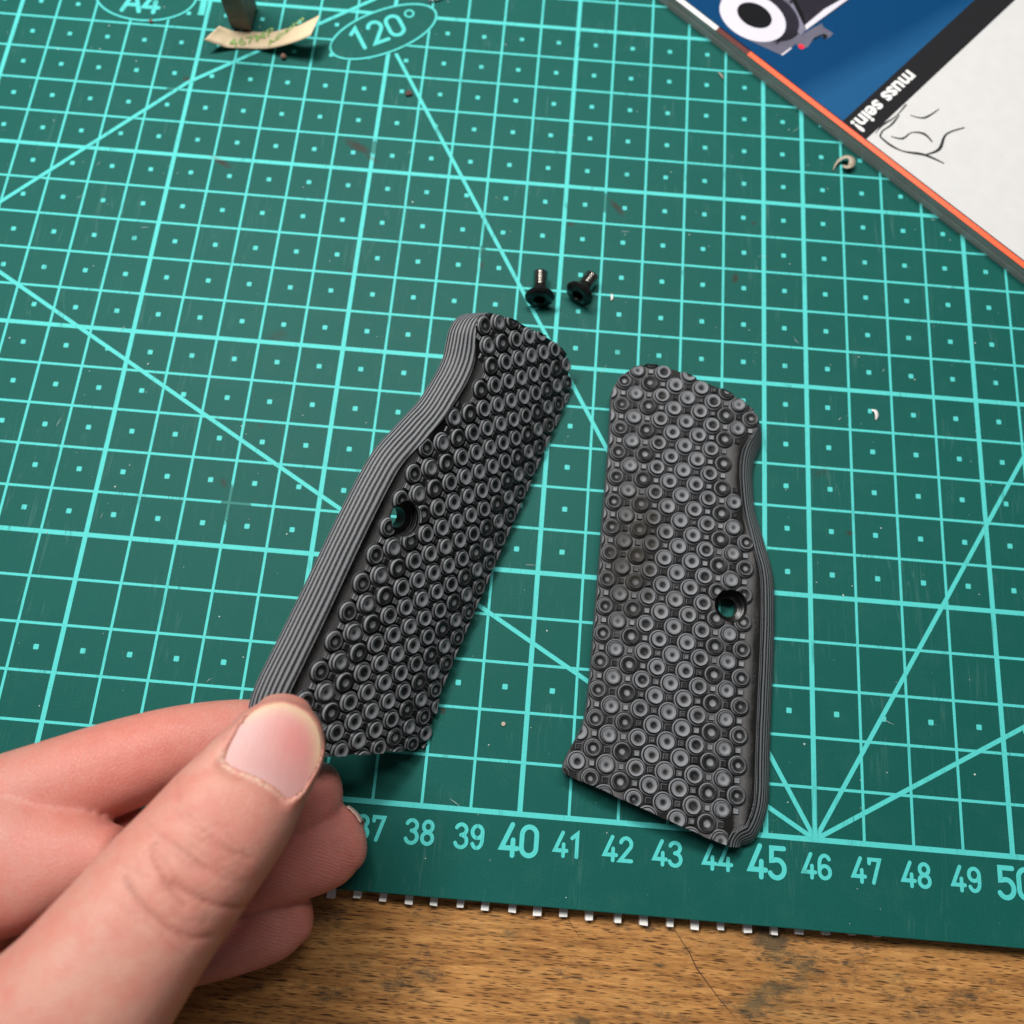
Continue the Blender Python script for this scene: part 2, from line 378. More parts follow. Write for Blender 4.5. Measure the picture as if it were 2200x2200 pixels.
# ------------------------------------------------------------------ grip panels
PA, PB = .29237, .57922
TOP = [(-1.675, 3.043), (-1.699, 3.719), (-1.716, 4.316), (-1.68, 4.486), (-1.60, 4.665), (-1.478, 4.825), (-1.316, 4.964), (-1.128, 5.051), (-.851, 5.105), (-.547, 5.075), (-.219, 5.005), (.11, 4.893), (.46, 4.785), (.764, 4.69), (1.046, 4.58), (1.32, 4.45)]
WAVY = [(1.57, 4.30), (1.74, 4.12), (1.83, 3.92), (1.844, 3.66), (1.77, 3.397), (1.69, 3.138), (1.665, 2.866), (1.685, 2.579), (1.735, 2.165), (1.80, 1.88), (1.91, 1.56), (2.045, 1.143), (2.17, .74), (2.233, .335), (2.26, -.357), (2.262, -1.204), (2.25, -2.032), (2.24, -2.837), (2.242, -3.444), (2.243, -3.958), (2.212, -4.291), (2.11, -4.63), (1.95, -4.90), (1.72, -5.01)]
BOT = [(1.443, -5.02), (1.216, -4.985), (.711, -4.85), (.016, -4.64), (-.688, -4.425), (-1.326, -4.23), (-1.824, -4.09), (-1.967, -4.041), (-2.02, -3.937), (-1.992, -3.789), (-1.909, -3.567), (-1.803, -3.33), (-1.709, -3.07), (-1.655, -2.7)]
STR = [(-1.640, -1.968), (-1.647, -1.012), (-1.654, .033), (-1.657, .73), (-1.667, 1.441), (-1.67, 2.379)]
def crm(P, step, closed):
    P = [np.array(p, float) for p in P]; n = len(P); out = []
    for i in range(n if closed else n - 1):
        g = lambda j: P[j % n] if closed else P[min(max(j, 0), n - 1)]
        p0, p1, p2, p3 = g(i - 1), g(i), g(i + 1), g(i + 2)
        m = max(1, int(round(np.linalg.norm(p2 - p1) / step)))
        for q in range(m):
            t = q / m; out.append(.5 * ((2 * p1) + (p2 - p0) * t + (2 * p0 - 5 * p1 + 4 * p2 - p3) * t * t + (3 * p1 - p0 - 3 * p2 + p3) * t ** 3))
    if not closed: out.append(P[-1])
    return np.array(out)
OUT = crm(TOP + WAVY + BOT + STR, .07, True)
WAV = crm(WAVY, .04, False)
def seg_near(pts, A, B):
    """nearest point on segments A-B for every point"""
    d = B - A; L2 = (d ** 2).sum(1) + 1e-12
    t = np.clip(((pts[:, None, :] - A[None]) * d[None]).sum(2) / L2[None], 0, 1)
    q = A[None] + t[..., None] * d[None]; dist = np.linalg.norm(pts[:, None, :] - q, axis=2)
    k = dist.argmin(1); r = np.arange(len(pts)); return q[r, k], dist[r, k]
def inside(pts, poly):
    x, y = pts[:, 0], pts[:, 1]; c = np.zeros(len(pts), bool); n = len(poly); j = n - 1
    for i in range(n):
        xi, yi = poly[i]; xj, yj = poly[j]
        cr = ((yi > y) != (yj > y)) & (x < (xj - xi) * (y - yi) / (yj - yi + 1e-12) + xi); c ^= cr; j = i
    return c
def wscale(y):
    t = np.clip((y - 3.35) / 1.0, 0, 1); return 1 - .86 * t * t * (3 - 2 * t)
def dwav(pts): return seg_near(pts, WAV[:-1], WAV[1:])[1] / wscale(pts[:, 1])
WT, WD, HD = .40, .44, .44
CURV = .040
def surf(x): return -CURV * x * x
def ztop(pts):
    d = dwav(pts); u = np.clip(1 - d / WD, 0, 1)
    z = surf(np.clip(pts[:, 0], -9, 1.75)) - HD * (.62 * u ** 1.2 + .38 * (1 - np.sqrt(np.clip(1 - u ** 2, 0, 1))))
    tex = d > WT
    return z - np.where(tex, .095, 0.0), tex
def zback(pts): return -.62 + .13 * np.clip((-pts[:, 0] - .7) / .9, 0, 1) ** 1.5
HOLE = np.array([1.19, -.26]); HR = .345
def build_body():
    pts = [tuple(p) for p in OUT]; n0 = len(pts); edges = [(i, (i + 1) % n0) for i in range(n0)]
    h0 = len(pts); nh = 40
    pts += [(HOLE[0] + HR * math.cos(2 * math.pi * i / nh), HOLE[1] + HR * math.sin(2 * math.pi * i / nh)) for i in range(nh)]
    edges += [(h0 + i, h0 + (i + 1) % nh) for i in range(nh)]
    extra = []
    tang = np.gradient(WAV, axis=0); tang /= np.linalg.norm(tang, axis=1)[:, None]; nrm = np.stack([tang[:, 1], -tang[:, 0]], 1)
    if not inside((WAV[60] + nrm[60] * .1)[None], OUT)[0]: nrm = -nrm
    for d in (.012, .03, .055, .085, .12, .16, .20, .245, .29, .335, .375, WT - .008, WT + .008, .46, .52):
        w = wscale(WAV[:, 1]); P = WAV + nrm * (d * w)[:, None]
        dd = dwav(P); ok = np.abs(dd - d) < .02
        extra += [tuple(p) for p, k_ in zip(P, ok) if k_]
    for i in range(-16, 18):
        for j in range(-38, 38):
            p = (i * .14 + (.07 if j % 2 else 0), j * .14)
            if dwav(np.array([p]))[0] > .56: extra.append(p)
    for i in range(0, 44):
        for j in range(0, 52): extra.append((.75 + i * .026 + (.013 if j % 2 else 0), 3.3 + j * .026))
    for i in range(0, 56):
        for j in range(0, 40): extra.append((.9 + i * .026 + (.013 if j % 2 else 0), -5.06 + j * .026))
    E = np.array(extra); ok = inside(E, OUT) & (seg_near(E, OUT, np.roll(OUT, -1, 0))[1] > .010) & (np.linalg.norm(E - HOLE, axis=1) > HR + .02)
    pts += [tuple(p) for p in E[ok]]
    vs, es, fs, *_ = delaunay_2d_cdt([Vector(p) for p in pts], edges, [], 0, 1e-5)
    P = np.array([tuple(v_) for v_ in vs]); T = [tuple(f_) for f_ in fs]
    C = np.array([P[list(t)].mean(0) for t in T]); ok = inside(C, OUT) & (np.linalg.norm(C - HOLE, axis=1) > HR * .995)
    T = [t for t, k_ in zip(T, ok) if k_]
    zt, _ = ztop(P); zb = zback(P); zt = np.maximum(zt, zb + .05)
    V = [(p[0], p[1], z) for p, z in zip(P, zt)] + [(p[0], p[1], z) for p, z in zip(P, zb)]
    N = len(P); F = list(T) + [tuple(i + N for i in reversed(t)) for t in T]
    cnt = {}
    for t in T:
        for a_, b_ in ((t[0], t[1]), (t[1], t[2]), (t[2], t[0])): cnt[(a_, b_)] = 1
    # side walls, in several rows so that the edge reads as stacked sheets
    for (a_, b_) in list(cnt):
        if (b_, a_) in cnt: continue
        if np.linalg.norm((P[a_] + P[b_]) / 2 - HOLE) < HR * 1.1: continue
        F.append((b_, a_, a_ + N, b_ + N))
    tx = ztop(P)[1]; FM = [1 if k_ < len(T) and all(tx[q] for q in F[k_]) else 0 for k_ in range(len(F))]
    return V, F, FM
BODY = build_body()
# one stud: dished top, stepped wall; z = 0 on the panel's surface
PROF = [(0, -1.0), (.030, -.95), (.055, -.72), (.09, -.40), (.12, -.15), (.138, -.02), (.147, 0), (.151, -.006), (.155, -.022), (.178, -.054), (.186, -.066), (.196, -.073), (.205, -.088), (.207, -.104)]
NS = 22
def stud_mesh(seed):
    r_ = random.Random(seed); dish = r_.uniform(.034, .046); V = [(0, 0, PROF[0][1] * dish)]; F = []
    ox, oy = r_.uniform(-.008, .008), r_.uniform(-.008, .008)
    for k, (r, z) in enumerate(PROF[1:]):
        jz = r_.uniform(-.002, .002)
        if k < 5: z *= dish
        for i in range(NS):
            t = 2 * math.pi * i / NS; w = 1 + r_.uniform(-.03, .03) if k < 6 else 1
            V.append((r * w * math.cos(t) + (ox if k < 4 else 0), r * w * math.sin(t) + (oy if k < 4 else 0), z + jz))
    F += [(0, 1 + i, 1 + (i + 1) % NS) for i in range(NS)]
    for k in range(len(PROF) - 2):
        b = 1 + k * NS
        F += [(b + i, b + NS + i, b + NS + (i + 1) % NS, b + (i + 1) % NS) for i in range(NS)]
    return V, F
def layer_material(root, name, phase, light=1.0, grime=None):
    """black and grey sheets stacked through the thickness of the panel"""
    k = NT(name); tc = k.n('ShaderNodeTexCoord'); tc.object = root
    sp = k.n('ShaderNodeSeparateXYZ'); k.l(tc.outputs['Object'], sp.inputs[0])
    v = k.coord(obj=root)
    wob = k.noise(v, 2.2, 3, .6); fib = k.noise(v, 22, 3, .7); fin = k.noise(v, 55, 2, .6)
    z = k.math('MULTIPLY', sp.outputs[2], 1 / S)
    z = k.math('ADD', z, k.math('MULTIPLY', k.math('SUBTRACT', wob, .5), .016))
    z = k.math('ADD', z, k.math('MULTIPLY', k.math('SUBTRACT', fib, .5), .010))
    ph = k.math('FRACT', k.math('ADD', k.math('DIVIDE', z, .061), 20 + phase))
    c = k.ramp(ph, [(0.0, .005), (.24, .005), (.36, .10), (.58, .225), (.80, .155), (.92, .007)])
    c = k.mix(k.math('MULTIPLY', k.ramp(fin, [(.45, 0.0), (.75, 1.0)]), .10), c, (.22, .23, .24))
    tint = k.mix(1.0, c, (.94, .98, 1.06), 'MULTIPLY')
    wear = k.ramp(k.noise(v, .9, 4, .7), [(.5, 0.0), (.75, 1.0)])
    tint = k.mix(k.math('MULTIPLY', wear, .10), tint, (.16, .145, .12))
    if grime:
        mp = k.n('ShaderNodeMapping', vector_type='TEXTURE'); k.l(v, mp.inputs[0])
        mp.inputs['Location'].default_value = (grime[0], grime[1], 0); mp.inputs['Scale'].default_value = (grime[2], grime[3], 5); mp.inputs['Rotation'].default_value = (0, 0, -.1)
        ln = k.n('ShaderNodeVectorMath', operation='LENGTH'); k.l(mp.outputs[0], ln.inputs[0])
        gm = k.math('MULTIPLY', k.math('SUBTRACT', k.math('ADD', k.math('SUBTRACT', 1.0, ln.outputs['Value']), k.math('MULTIPLY', k.noise(v, 2.6, 4, .6), .9)), .42, True), 1.6, True)
        tint = k.mix(k.math('MULTIPLY', gm, .62), tint, (.030, .026, .020))
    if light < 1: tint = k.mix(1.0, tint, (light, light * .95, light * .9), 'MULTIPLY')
    k.set(k.b, Base_Color=tint, Roughness=k.ramp(fib, [(.3, .50), (.7, .66)])); k.b.inputs['Specular IOR Level'].default_value = .22
    k.bump(k.math('ADD', k.math('MULTIPLY', ph, .9), k.math('ADD', fib, k.math('MULTIPLY', fin, .5))), .35, .006)
    return k.m
OUTI = None
def make_grip(label, mirror, matrix, phase):
    root = thing("grip_panel", label, "grip panel", (0, 0, 0), "pair of black grip panels with round studs")
    root.matrix_world = matrix
    M = layer_material(root, "layered_laminate", phase, 1.0, None if mirror else (-.95, .75, .75, 1.75))
    mx = -1 if mirror else 1
    fl = lambda F: [tuple(reversed(f_)) for f_ in F] if mirror else F
    V, F, FM = BODY
    MF = layer_material(root, "dark_floor_laminate", phase, .46)  # recessed floor around the studs is darkened in its colour
    body = mk("panel_body", [(x * mx, y, z) for x, y, z in V], fl(F), [M, MF], root, fmat=FM)
    body.data.set_sharp_from_angle(angle=math.radians(38))
    # countersunk screw hole through the panel
    zt = float(ztop(HOLE[None])[0][0]) + .004; prof = [(HR, zt), (HR, zt - .01), (HR - .004, -.33), (HR - .03, -.345), (.215, -.355), (.202, -.365), (.200, -.617), (HR, -.619)]
    n = 40; HV = []; HF = []
    for r, z in prof:
        HV += [(mx * HOLE[0] + r * math.cos(2 * math.pi * i / n), HOLE[1] + r * math.sin(2 * math.pi * i / n), z) for i in range(n)]
    for k in range(len(prof) - 1): HF += [(k * n + i, k * n + (i + 1) % n, (k + 1) * n + (i + 1) % n, (k + 1) * n + i) for i in range(n)]
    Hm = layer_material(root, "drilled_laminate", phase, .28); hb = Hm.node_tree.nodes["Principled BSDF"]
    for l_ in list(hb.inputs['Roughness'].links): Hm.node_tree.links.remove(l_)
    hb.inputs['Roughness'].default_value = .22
    ho = mk("screw_hole", HV, HF, Hm, root); ho.data.set_sharp_from_angle(angle=math.radians(40))
    protos = [mesh_data("stud", *stud_mesh(s_), M) for s_ in range(14)]
    for pm_ in protos: pm_.set_sharp_from_angle(angle=math.radians(27))
    A_, B_ = OUT, np.roll(OUT, -1, 0)
    pips = Acc()
    for i in range(-2, 13):
        for jj in range(-4, 40):
            j = jj / 2
            cx, cy = (i - 5) * PA, -(j - 8) * PB
            c = np.array([cx, cy]); ins = inside(c[None], OUT)[0]; de = float(seg_near(c[None], A_, B_)[1][0]) * (1 if ins else -1)
            dw = float(dwav(c[None])[0]) if ins else 0
            if (i + jj) % 2 == 1:                # small square pip between four studs
                if ins and de > .10 and dw > WT + .12 and np.linalg.norm(c - HOLE) > HR + .1:
                    z0 = surf(cx); h = .062; t = .046; rj = random.uniform(-.012, .006)
                    q = [(cx * mx + sx * w, cy + sy * w, z0 + zz) for w, zz in ((h, -.10), (t, -.040 + rj), (t - .016, -.046 + rj)) for sx, sy in ((1, 1), (-1, 1), (-1, -1), (1, -1))]
                    fcs = [(a_ + b_, a_ + (b_ + 1) % 4, a_ + 4 + (b_ + 1) % 4, a_ + 4 + b_) for a_ in (0, 4) for b_ in range(4)] + [(8, 9, 10, 11)]
                    pips.add((q, fcs))
                continue
            if de < -.12: continue
            if i > 5 and ins and dw < WT + .15 and cy < 3.9: continue
            if i > 5 and ins and dw < WT + .02: continue
            if i > 5 and not ins and cy > -4.7 and cx > 1.2: continue
            dh = np.linalg.norm(c - HOLE)
            if dh < .12: continue
            pm = protos[(i * 37 + jj * 23 + i * jj * 5) % 14]
            if de > .222 and dh > HR + .215 and dw > WT + .20:
                obj("stud", pm, root, (cx * mx, cy, surf(cx)))
                continue
            V, F = stud_mesh(i * 31 + jj); P = np.array(V); P[:, 0] += cx; P[:, 1] += cy
            Q = P[:, :2].copy(); m_in = inside(Q, OUT); near, dist = seg_near(Q, A_, B_)
            mv = ~m_in | (dist < .008)
            cc = Q[mv] * 0 + OUT.mean(0)
            for idx in np.where(mv)[0]:          # clipped by the panel's edge
                nv = near[idx]; dd = np.array([0.3, 0.]) - nv; Q[idx] = nv + dd / np.linalg.norm(dd) * .010
            dv = Q - HOLE; rr = np.linalg.norm(dv, axis=1); mh = rr < HR + .012
            Q[mh] = HOLE + dv[mh] / rr[mh][:, None] * (HR + .012)
            if cx > .4:
                near, dist = seg_near(Q, WAV[:-1], WAV[1:]); lim = (WT + .03) * wscale(Q[:, 1]); mw = dist < lim
                if mw.any():
                    dirv = Q[mw] - near[mw]; ln = np.linalg.norm(dirv, axis=1)[:, None] + 1e-6; Q[mw] = near[mw] + dirv / ln * lim[mw][:, None]
            P[:, :2] = Q; P[:, 2] += surf(cx); P[:, 0] *= mx
            mk("stud", P, fl(F), M, root)
    pf = mk("pip_field", pips.V, fl(pips.F), M, root, smooth=False); pf['kind'] = 'stuff'
    return root
th = math.radians(-1.9189)
make_grip("black layered grip panel with round studs lying flat on the green mat", False,
          Matrix.Translation(Vector((42.934, 4.836, .635)) * S) @ Matrix.Rotation(th, 4, 'Z'), .80)
LR = Matrix(((.58536, .30301, .75202), (-.20018, .95283, -.22811), (-.78567, -.01701, .61841)))
make_grip("black layered grip panel tilted on edge and held by the hand", True,
          Matrix.Translation(Vector((38.176, 5.321, 1.575)) * S) @ LR.to_4x4(), .80)

# ------------------------------------------------------------------ hand
def skin_material():
    k = NT("skin"); v = k.coord()
    at = k.n('ShaderNodeAttribute', attribute_name='tint')
    mott = k.noise(v, 3.0, 4, .6); fine = k.noise(v, 30, 3, .7)
    c = k.mix(k.math('MULTIPLY', k.ramp(mott, [(.40, 0.0), (.64, 1.0)]), .46), at.outputs['Color'], (.52, .15, .12))
    c = k.mix(k.math('MULTIPLY', k.ramp(fine, [(.5, 0.0), (.72, 1.0)]), .26), c, (.66, .43, .31))
    k.set(k.b, Base_Color=c, Roughness=k.ramp(fine, [(.3, .40), (.7, .58)]))
    k.b.inputs['Specular IOR Level'].default_value = .40
    k.b.inputs['Subsurface Weight'].default_value = .35; k.b.inputs['Subsurface Radius'].default_value = (1.0, .30, .16); k.b.inputs['Subsurface Scale'].default_value = .0028
    # print ridges of the skin: fine wavy lines
    wv = k.n('ShaderNodeTexWave', wave_type='BANDS', bands_direction='Y'); k.l(k.coord((1, 1, 1), .25), wv.inputs['Vector'])
    wv.inputs['Scale'].default_value = 5.2; wv.inputs['Distortion'].default_value = 7.0; wv.inputs['Detail'].default_value = 2; wv.inputs['Detail Scale'].default_value = .6
    rid = k.n('ShaderNodeAttribute', attribute_name='ridge')
    cell = k.n('ShaderNodeTexVoronoi', feature='DISTANCE_TO_EDGE'); k.l(k.coord((1, 1, 1), .4), cell.inputs['Vector']); cell.inputs['Scale'].default_value = 14
    h = k.math('ADD', k.math('MULTIPLY', wv.outputs[1], k.math('MULTIPLY', rid.outputs['Fac'], .45)), k.math('ADD', k.math('MULTIPLY', k.ramp(cell.outputs['Distance'], [(0.0, 0.0), (.12, 1.0)]), .35), k.math('MULTIPLY', fine, .8)))
    k.bump(h, .65, .014)
    return k.m
M_SKIN = skin_material()
def nail_material():
    k = NT("fingernail"); v = k.coord()
    at = k.n('ShaderNodeAttribute', attribute_name='tint')
    nz = k.noise(k.coord((3, .7, 1), -.3), 5, 3)
    c = k.mix(k.math('MULTIPLY', nz, .15), at.outputs['Color'], (.58, .40, .38))
    k.set(k.b, Base_Color=c, Roughness=.42); k.b.inputs['Specular IOR Level'].default_value = .3
    k.b.inputs['Subsurface Weight'].default_value = .25; k.b.inputs['Subsurface Radius'].default_value = (1, .4, .3); k.b.inputs['Subsurface Scale'].default_value = .002
    k.bump(nz, .4, .010)
    return k.m
M_NAIL = nail_material()
def loft(rows, n=36, cap=.0, tipcap=True, sq=2.25):
    """tapered limb through (x, y, z, half width, half height); the first row is the finger's tip"""
    R = np.array(rows, float); R5 = crm([tuple(r) for r in R], .12, False); V = []; F = []
    c = R5[:, :3]; t = np.gradient(c, axis=0); t /= np.linalg.norm(t, axis=1)[:, None]
    st = []
    for i in range(len(R5)):
        up = CAM - c[i]; up /= np.linalg.norm(up); sd = np.cross(t[i], up); sd /= np.linalg.norm(sd); up = np.cross(sd, t[i])
        st.append((c[i], sd, up, R5[i, 3], R5[i, 4]))
    def capst(s0, tt, sgn, L):
        o_ = []
        for q in (.25, .5, .7, .85, .95, .995):
            k = math.sqrt(1 - q * q); o_.append((s0[0] + tt * sgn * L * q, s0[1], s0[2], s0[3] * k, s0[4] * k))
        return o_
    L0 = .62 * min(st[0][3], st[0][4] * 1.1); a_ = capst(st[0], t[0], -1, L0)[::-1]; b_ = capst(st[-1], t[-1], 1, st[-1][4])
    st = a_ + st + b_
    for (p, sd, up, hw, hh) in st:
        for i in range(n):
            q = 2 * math.pi * i / n; cq, sq_ = math.cos(q), math.sin(q); e = 2 / sq
            V.append(tuple(p + sd * hw * math.copysign(abs(cq) ** e, cq) + up * hh * math.copysign(abs(sq_) ** e, sq_)))
    m = len(st)
    for k in range(m - 1): F += [(k * n + i, k * n + (i + 1) % n, (k + 1) * n + (i + 1) % n, (k + 1) * n + i) for i in range(n)]
    F += [tuple(range(n))[::-1], tuple((m - 1) * n + i for i in range(n))]
    return V, F
THUMB = [(35.82, 1.62, 3.36, .45, .36), (35.83, 1.35, 3.46, .70, .54), (35.79, .97, 3.6, .82, .64), (35.62, .55, 3.75, .905, .76), (35.37, .01, 3.9, 1.02, .92), (35.02, -.6, 4.0, 1.07, 1.0), (34.64, -1.22, 4.15, 1.12, 1.05), (34.29, -1.87, 4.3, 1.18, 1.15), (33.7, -2.82, 4.3, 1.32, 1.35), (32.59, -4.14, 3.9, 1.66, 1.6), (30.6, -6.2, 3.2, 2.2, 1.8)]
INDEX = [(35.30, 1.22, 1.42, .50, .46), (34.75, 1.10, 1.6, .68, .62), (33.74, .86, 1.9, .73, .75), (32.89, .48, 2.2, .81, .82), (31.94, .02, 2.5, .85, .9), (30.62, -.61, 2.6, .91, 1.), (29.28, -1.45, 2.6, 1.09, 1.2)]
MIDDLE = [(36.22, .18, .98, .56, .48), (35.88, .08, 1.0, .70, .62), (35.09, -.26, 1.1, .72, .7), (34.08, -.7, 1.3, .69, .75), (32.7, -1.1, 1.5, .72, .8), (30.82, -1.61, 1.7, .79, .9), (29.08, -2.3, 2., .96, 1.1)]
RING = [(36.74, -.60, .8, .60, .46), (36.40, -.76, .8, .77, .62), (35.67, -1.08, .85, .78, .7), (34.54, -1.51, .95, .71, .75), (33., -1.98, 1.2, .75, .8), (30.94, -2.55, 1.5, .81, .9), (29.2, -3.2, 1.8, .96, 1.1)]
LITTLE = [(35.88, -2.0, .52, .58, .44), (35.5, -2.16, .55, .74, .58), (34.77, -2.46, .6, .74, .65), (33.7, -2.87, .8, .65, .7), (32.35, -3.3, 1., .69, .75), (30.74, -3.86, 1.3, .75, .9), (29.4, -4.37, 1.6, .95, 1.1)]
PALM = [[(30.2, -.9, 2.5, 1.0, 1.1), (29.2, -2.2, 2.2, 1.8, 1.3), (28.6, -4.2, 2.2, 2.4, 1.5), (28.4, -6.6, 2.4, 2.7, 1.6), (28.0, -10, 2.6, 2.4, 1.7)],
        [(33.2, -.95, 2.9, .5, .6), (32.2, -1.1, 2.9, 1.0, .9), (30.8, -1.4, 2.9, 1.5, 1.2), (29.3, -3.2, 2.8, 2.1, 1.5)]]
# thumb nail frame and outline
NO = np.array([35.959, 1.033, 4.22]); EU = np.array([.9087, -.3487, -.2296]); EV = np.array([.289, .9222, -.257]); EN = np.array([.3014, .1672, .9387])
NOUT = np.array([(-.614, .18), (-.625, -.107), (-.612, -.37), (-.56, -.505), (-.311, -.540), (-.048, -.525), (.213, -.535), (.40, -.56), (.50, -.60), (.59, -.58), (.665, -.48), (.725, -.34), (.745, -.087), (.745, .077), (.70, .27), (.605, .43), (.414, .605), (.172, .69), (-.094, .69), (-.257, .645), (-.45, .50), (-.555, .35)])
NPOLY = crm(NOUT, .05, True); NC = np.array([.06, 0.])
def plate(u, v): return .02 - .30 * (u - .03) ** 2 - .05 * (v + .1) ** 2 - .10 * np.clip(v - .3, 0, 9) ** 2
def build_hand():
    a = Acc()
    for rows in (THUMB, INDEX, MIDDLE, RING, LITTLE, *PALM): a.add(loft(rows))
    me = mesh_data("tmp", a.V, a.F, M_SKIN); o = bpy.data.objects.new("tmp", me); col.objects.link(o)
    rm = o.modifiers.new("r", 'REMESH'); rm.mode = 'VOXEL'; rm.voxel_size = .048 * S; rm.use_smooth_shade = True
    sm = o.modifiers.new("s", 'SMOOTH'); sm.factor = .5; sm.iterations = 12
    dg = bpy.context.evaluated_depsgraph_get(); dg.update()
    me2 = bpy.data.meshes.new_from_object(o.evaluated_get(dg)); bpy.data.objects.remove(o); bpy.data.meshes.remove(me)
    n = len(me2.vertices); P = np.empty(n * 3); me2.vertices.foreach_get("co", P); P = P.reshape(-1, 3) / S
    Nn = np.empty(n * 3); me2.vertices.foreach_get("normal", Nn); Nn = Nn.reshape(-1, 3)
    # nail bed and folds
    D = P - NO; u, v_, w = D @ EU, D @ EV, D @ EN
    cand = (np.abs(u) < 1.1) & (np.abs(v_) < 1.1) & (w > -.55) & (w < .6) & (Nn @ EN > -.1)
    idx = np.where(cand)[0]; UV = np.stack([u[idx], v_[idx]], 1); ins = inside(UV, NPOLY); near, dist = seg_near(UV, NPOLY, np.roll(NPOLY, -1, 0))
    pl = plate(UV[:, 0], UV[:, 1]); tgt = w[idx].copy()
    k_in = np.clip(dist / .05, 0, 1)
    tgt = np.where(ins, tgt + (pl - .035 - tgt) * (.35 + .65 * k_in), tgt)
    free = np.clip((UV[:, 1] - .25) / .25, 0, 1)
    pn = plate(near[:, 0], near[:, 1]); fold = np.exp(-((dist - .05) / .075) ** 2)
    tgt = np.where(~ins & (dist < .3), tgt + (np.maximum(pn + .045 * (1 - free) - .07 * free, tgt * 0 - 9) - tgt) * np.exp(-(dist / .11) ** 2), tgt)
    P[idx] += EN[None] * (tgt - w[idx])[:, None]
    # creases over the thumb joint
    CREASE = [([(34.78, -.28), (35.1, -.43), (35.44, -.65)], .05, .8), ([(34.71, -.38), (34.72, -.52), (34.99, -.84), (35.27, -1.13)], .055, 1.), ([(35.06, -.84), (35.52, -1.09), (35.88, -1.25)], .055, 1.1), ([(34.45, -.82), (34.53, -.91), (34.92, -1.24), (35.35, -1.52), (35.58, -1.58)], .06, 1.1), ([(35.4, -.25), (35.74, -.43), (35.95, -.52)], .05, .6), ([(34.9, -.55), (35.2, -.86), (35.5, -1.0)], .04, .5)]
    rc = random.Random(5)
    for q in range(34):
        a0 = rc.uniform(-1.0, .9); c0 = np.array([35.08, -.75]) + np.array([-.52, -.85]) * a0 * .75 + np.array([.85, -.52]) * rc.uniform(-.75, .6); th_ = -.55 + rc.uniform(-.45, .45); L_ = rc.uniform(.12, .34)
        d_ = np.array([math.cos(th_), math.sin(th_)]) * L_; CREASE.append(([tuple(c0 - d_), tuple(c0 + np.array([rc.uniform(-.04, .04)] * 2)), tuple(c0 + d_)], .034, rc.uniform(.15, .5)))
    cre = np.zeros(n); up = P[:, 2] > 4.0
    for pts, wd, dp in CREASE:
        L = crm(pts, .05, False); ii = np.where(up)[0]
        kf = (CAM[2] - 5.0) / (CAM[2] - P[ii, 2]); XY = P[ii, :2]
        _, dist = seg_near(XY, L[:-1], L[1:]); g = np.exp(-(dist / (wd * .55)) ** 2) * dp
        cre[ii] = np.maximum(cre[ii], g)
        P[ii] -= Nn[ii] * (g * .020 - np.exp(-((dist - .17) / .10) ** 2) * .005 * dp)[:, None]
    # colour of the skin: base, flushed pads, creases
    base_c = np.array([.49, .222, .178]); T = np.tile(base_c, (n, 1))
    for (x, y, z, r, c, s_) in [(33.2, .5, 2.4, 1.7, (.60, .195, .155), .9), (36.2, .0, 1.2, 1.3, (.66, .225, .19), .85), (36.5, -.8, 1.1, 1.1, (.68, .23, .195), .9), (35.0, -1.2, 1.3, 1.2, (.62, .21, .175), .8), (35.5, -2.2, .9, 1.3, (.62, .235, .20), .8),
                               (35.1, -.7, 5., 1.0, (.60, .27, .205), .7), (35.6, .3, 4.5, .6, (.63, .29, .22), .5), (35.3, .8, 4.3, .5, (.66, .36, .29), .5), (34.3, -2.2, 5.3, 1.1, (.56, .315, .235), .5)]:
        dd = np.linalg.norm(P - np.array([x, y, z]), axis=1); g = (np.exp(-(dd / r) ** 2) * s_)[:, None]; T = T * (1 - g) + np.array(c) * g
    cre = np.minimum(cre, 1); T = T * (1 - .62 * cre[:, None]) + np.array([.30, .085, .06]) * (.62 * cre[:, None])
    cut = np.zeros(n); cut[idx] = np.where(~ins, np.exp(-((dist_n := seg_near(UV, NPOLY, np.roll(NPOLY, -1, 0))[1]) / .05) ** 2), 0) * np.clip((-.35 - UV[:, 1]) / .1, 0, 1)
    cut *= .55 + .45 * np.sin(P[:, 0] * 43) * np.sin(P[:, 1] * 57 + 1); T = T * (1 - .9 * cut[:, None]) + np.array([.80, .66, .52]) * (.9 * cut[:, None])
    rid = np.zeros(n)
    for (x, y, z, r) in [(36.4, 0, 1.3, 1.1), (36.6, -.8, 1.2, 1.3), (35.4, -1.1, 1.3, 1.2), (35.5, -2.2, 1.0, 1.4)]:
        rid = np.maximum(rid, np.exp(-(np.linalg.norm(P - np.array([x, y, z]), axis=1) / r) ** 2))
    return me2, P, T, rid
hand = thing("hand", "bare left hand pinching the tilted grip panel between thumb and fingers", "hand", (34, -1, 2))
me2, P, T, rid = build_hand()
P0 = np.array([34, -1, 2.])
me2.vertices.foreach_set("co", ((P - P0) * S).ravel()); me2.name = "palm_and_fingers"
me2.materials.clear(); me2.materials.append(M_SKIN)
ca = me2.color_attributes.new("tint", 'FLOAT_COLOR', 'POINT'); ca.data.foreach_set("color", np.c_[T, np.ones(len(T))].ravel())
fa = me2.attributes.new("ridge", 'FLOAT', 'POINT'); fa.data.foreach_set("value", rid)
me2.polygons.foreach_set("use_smooth", [True] * len(me2.polygons)); me2.update()
obj("palm_and_fingers", me2, hand)
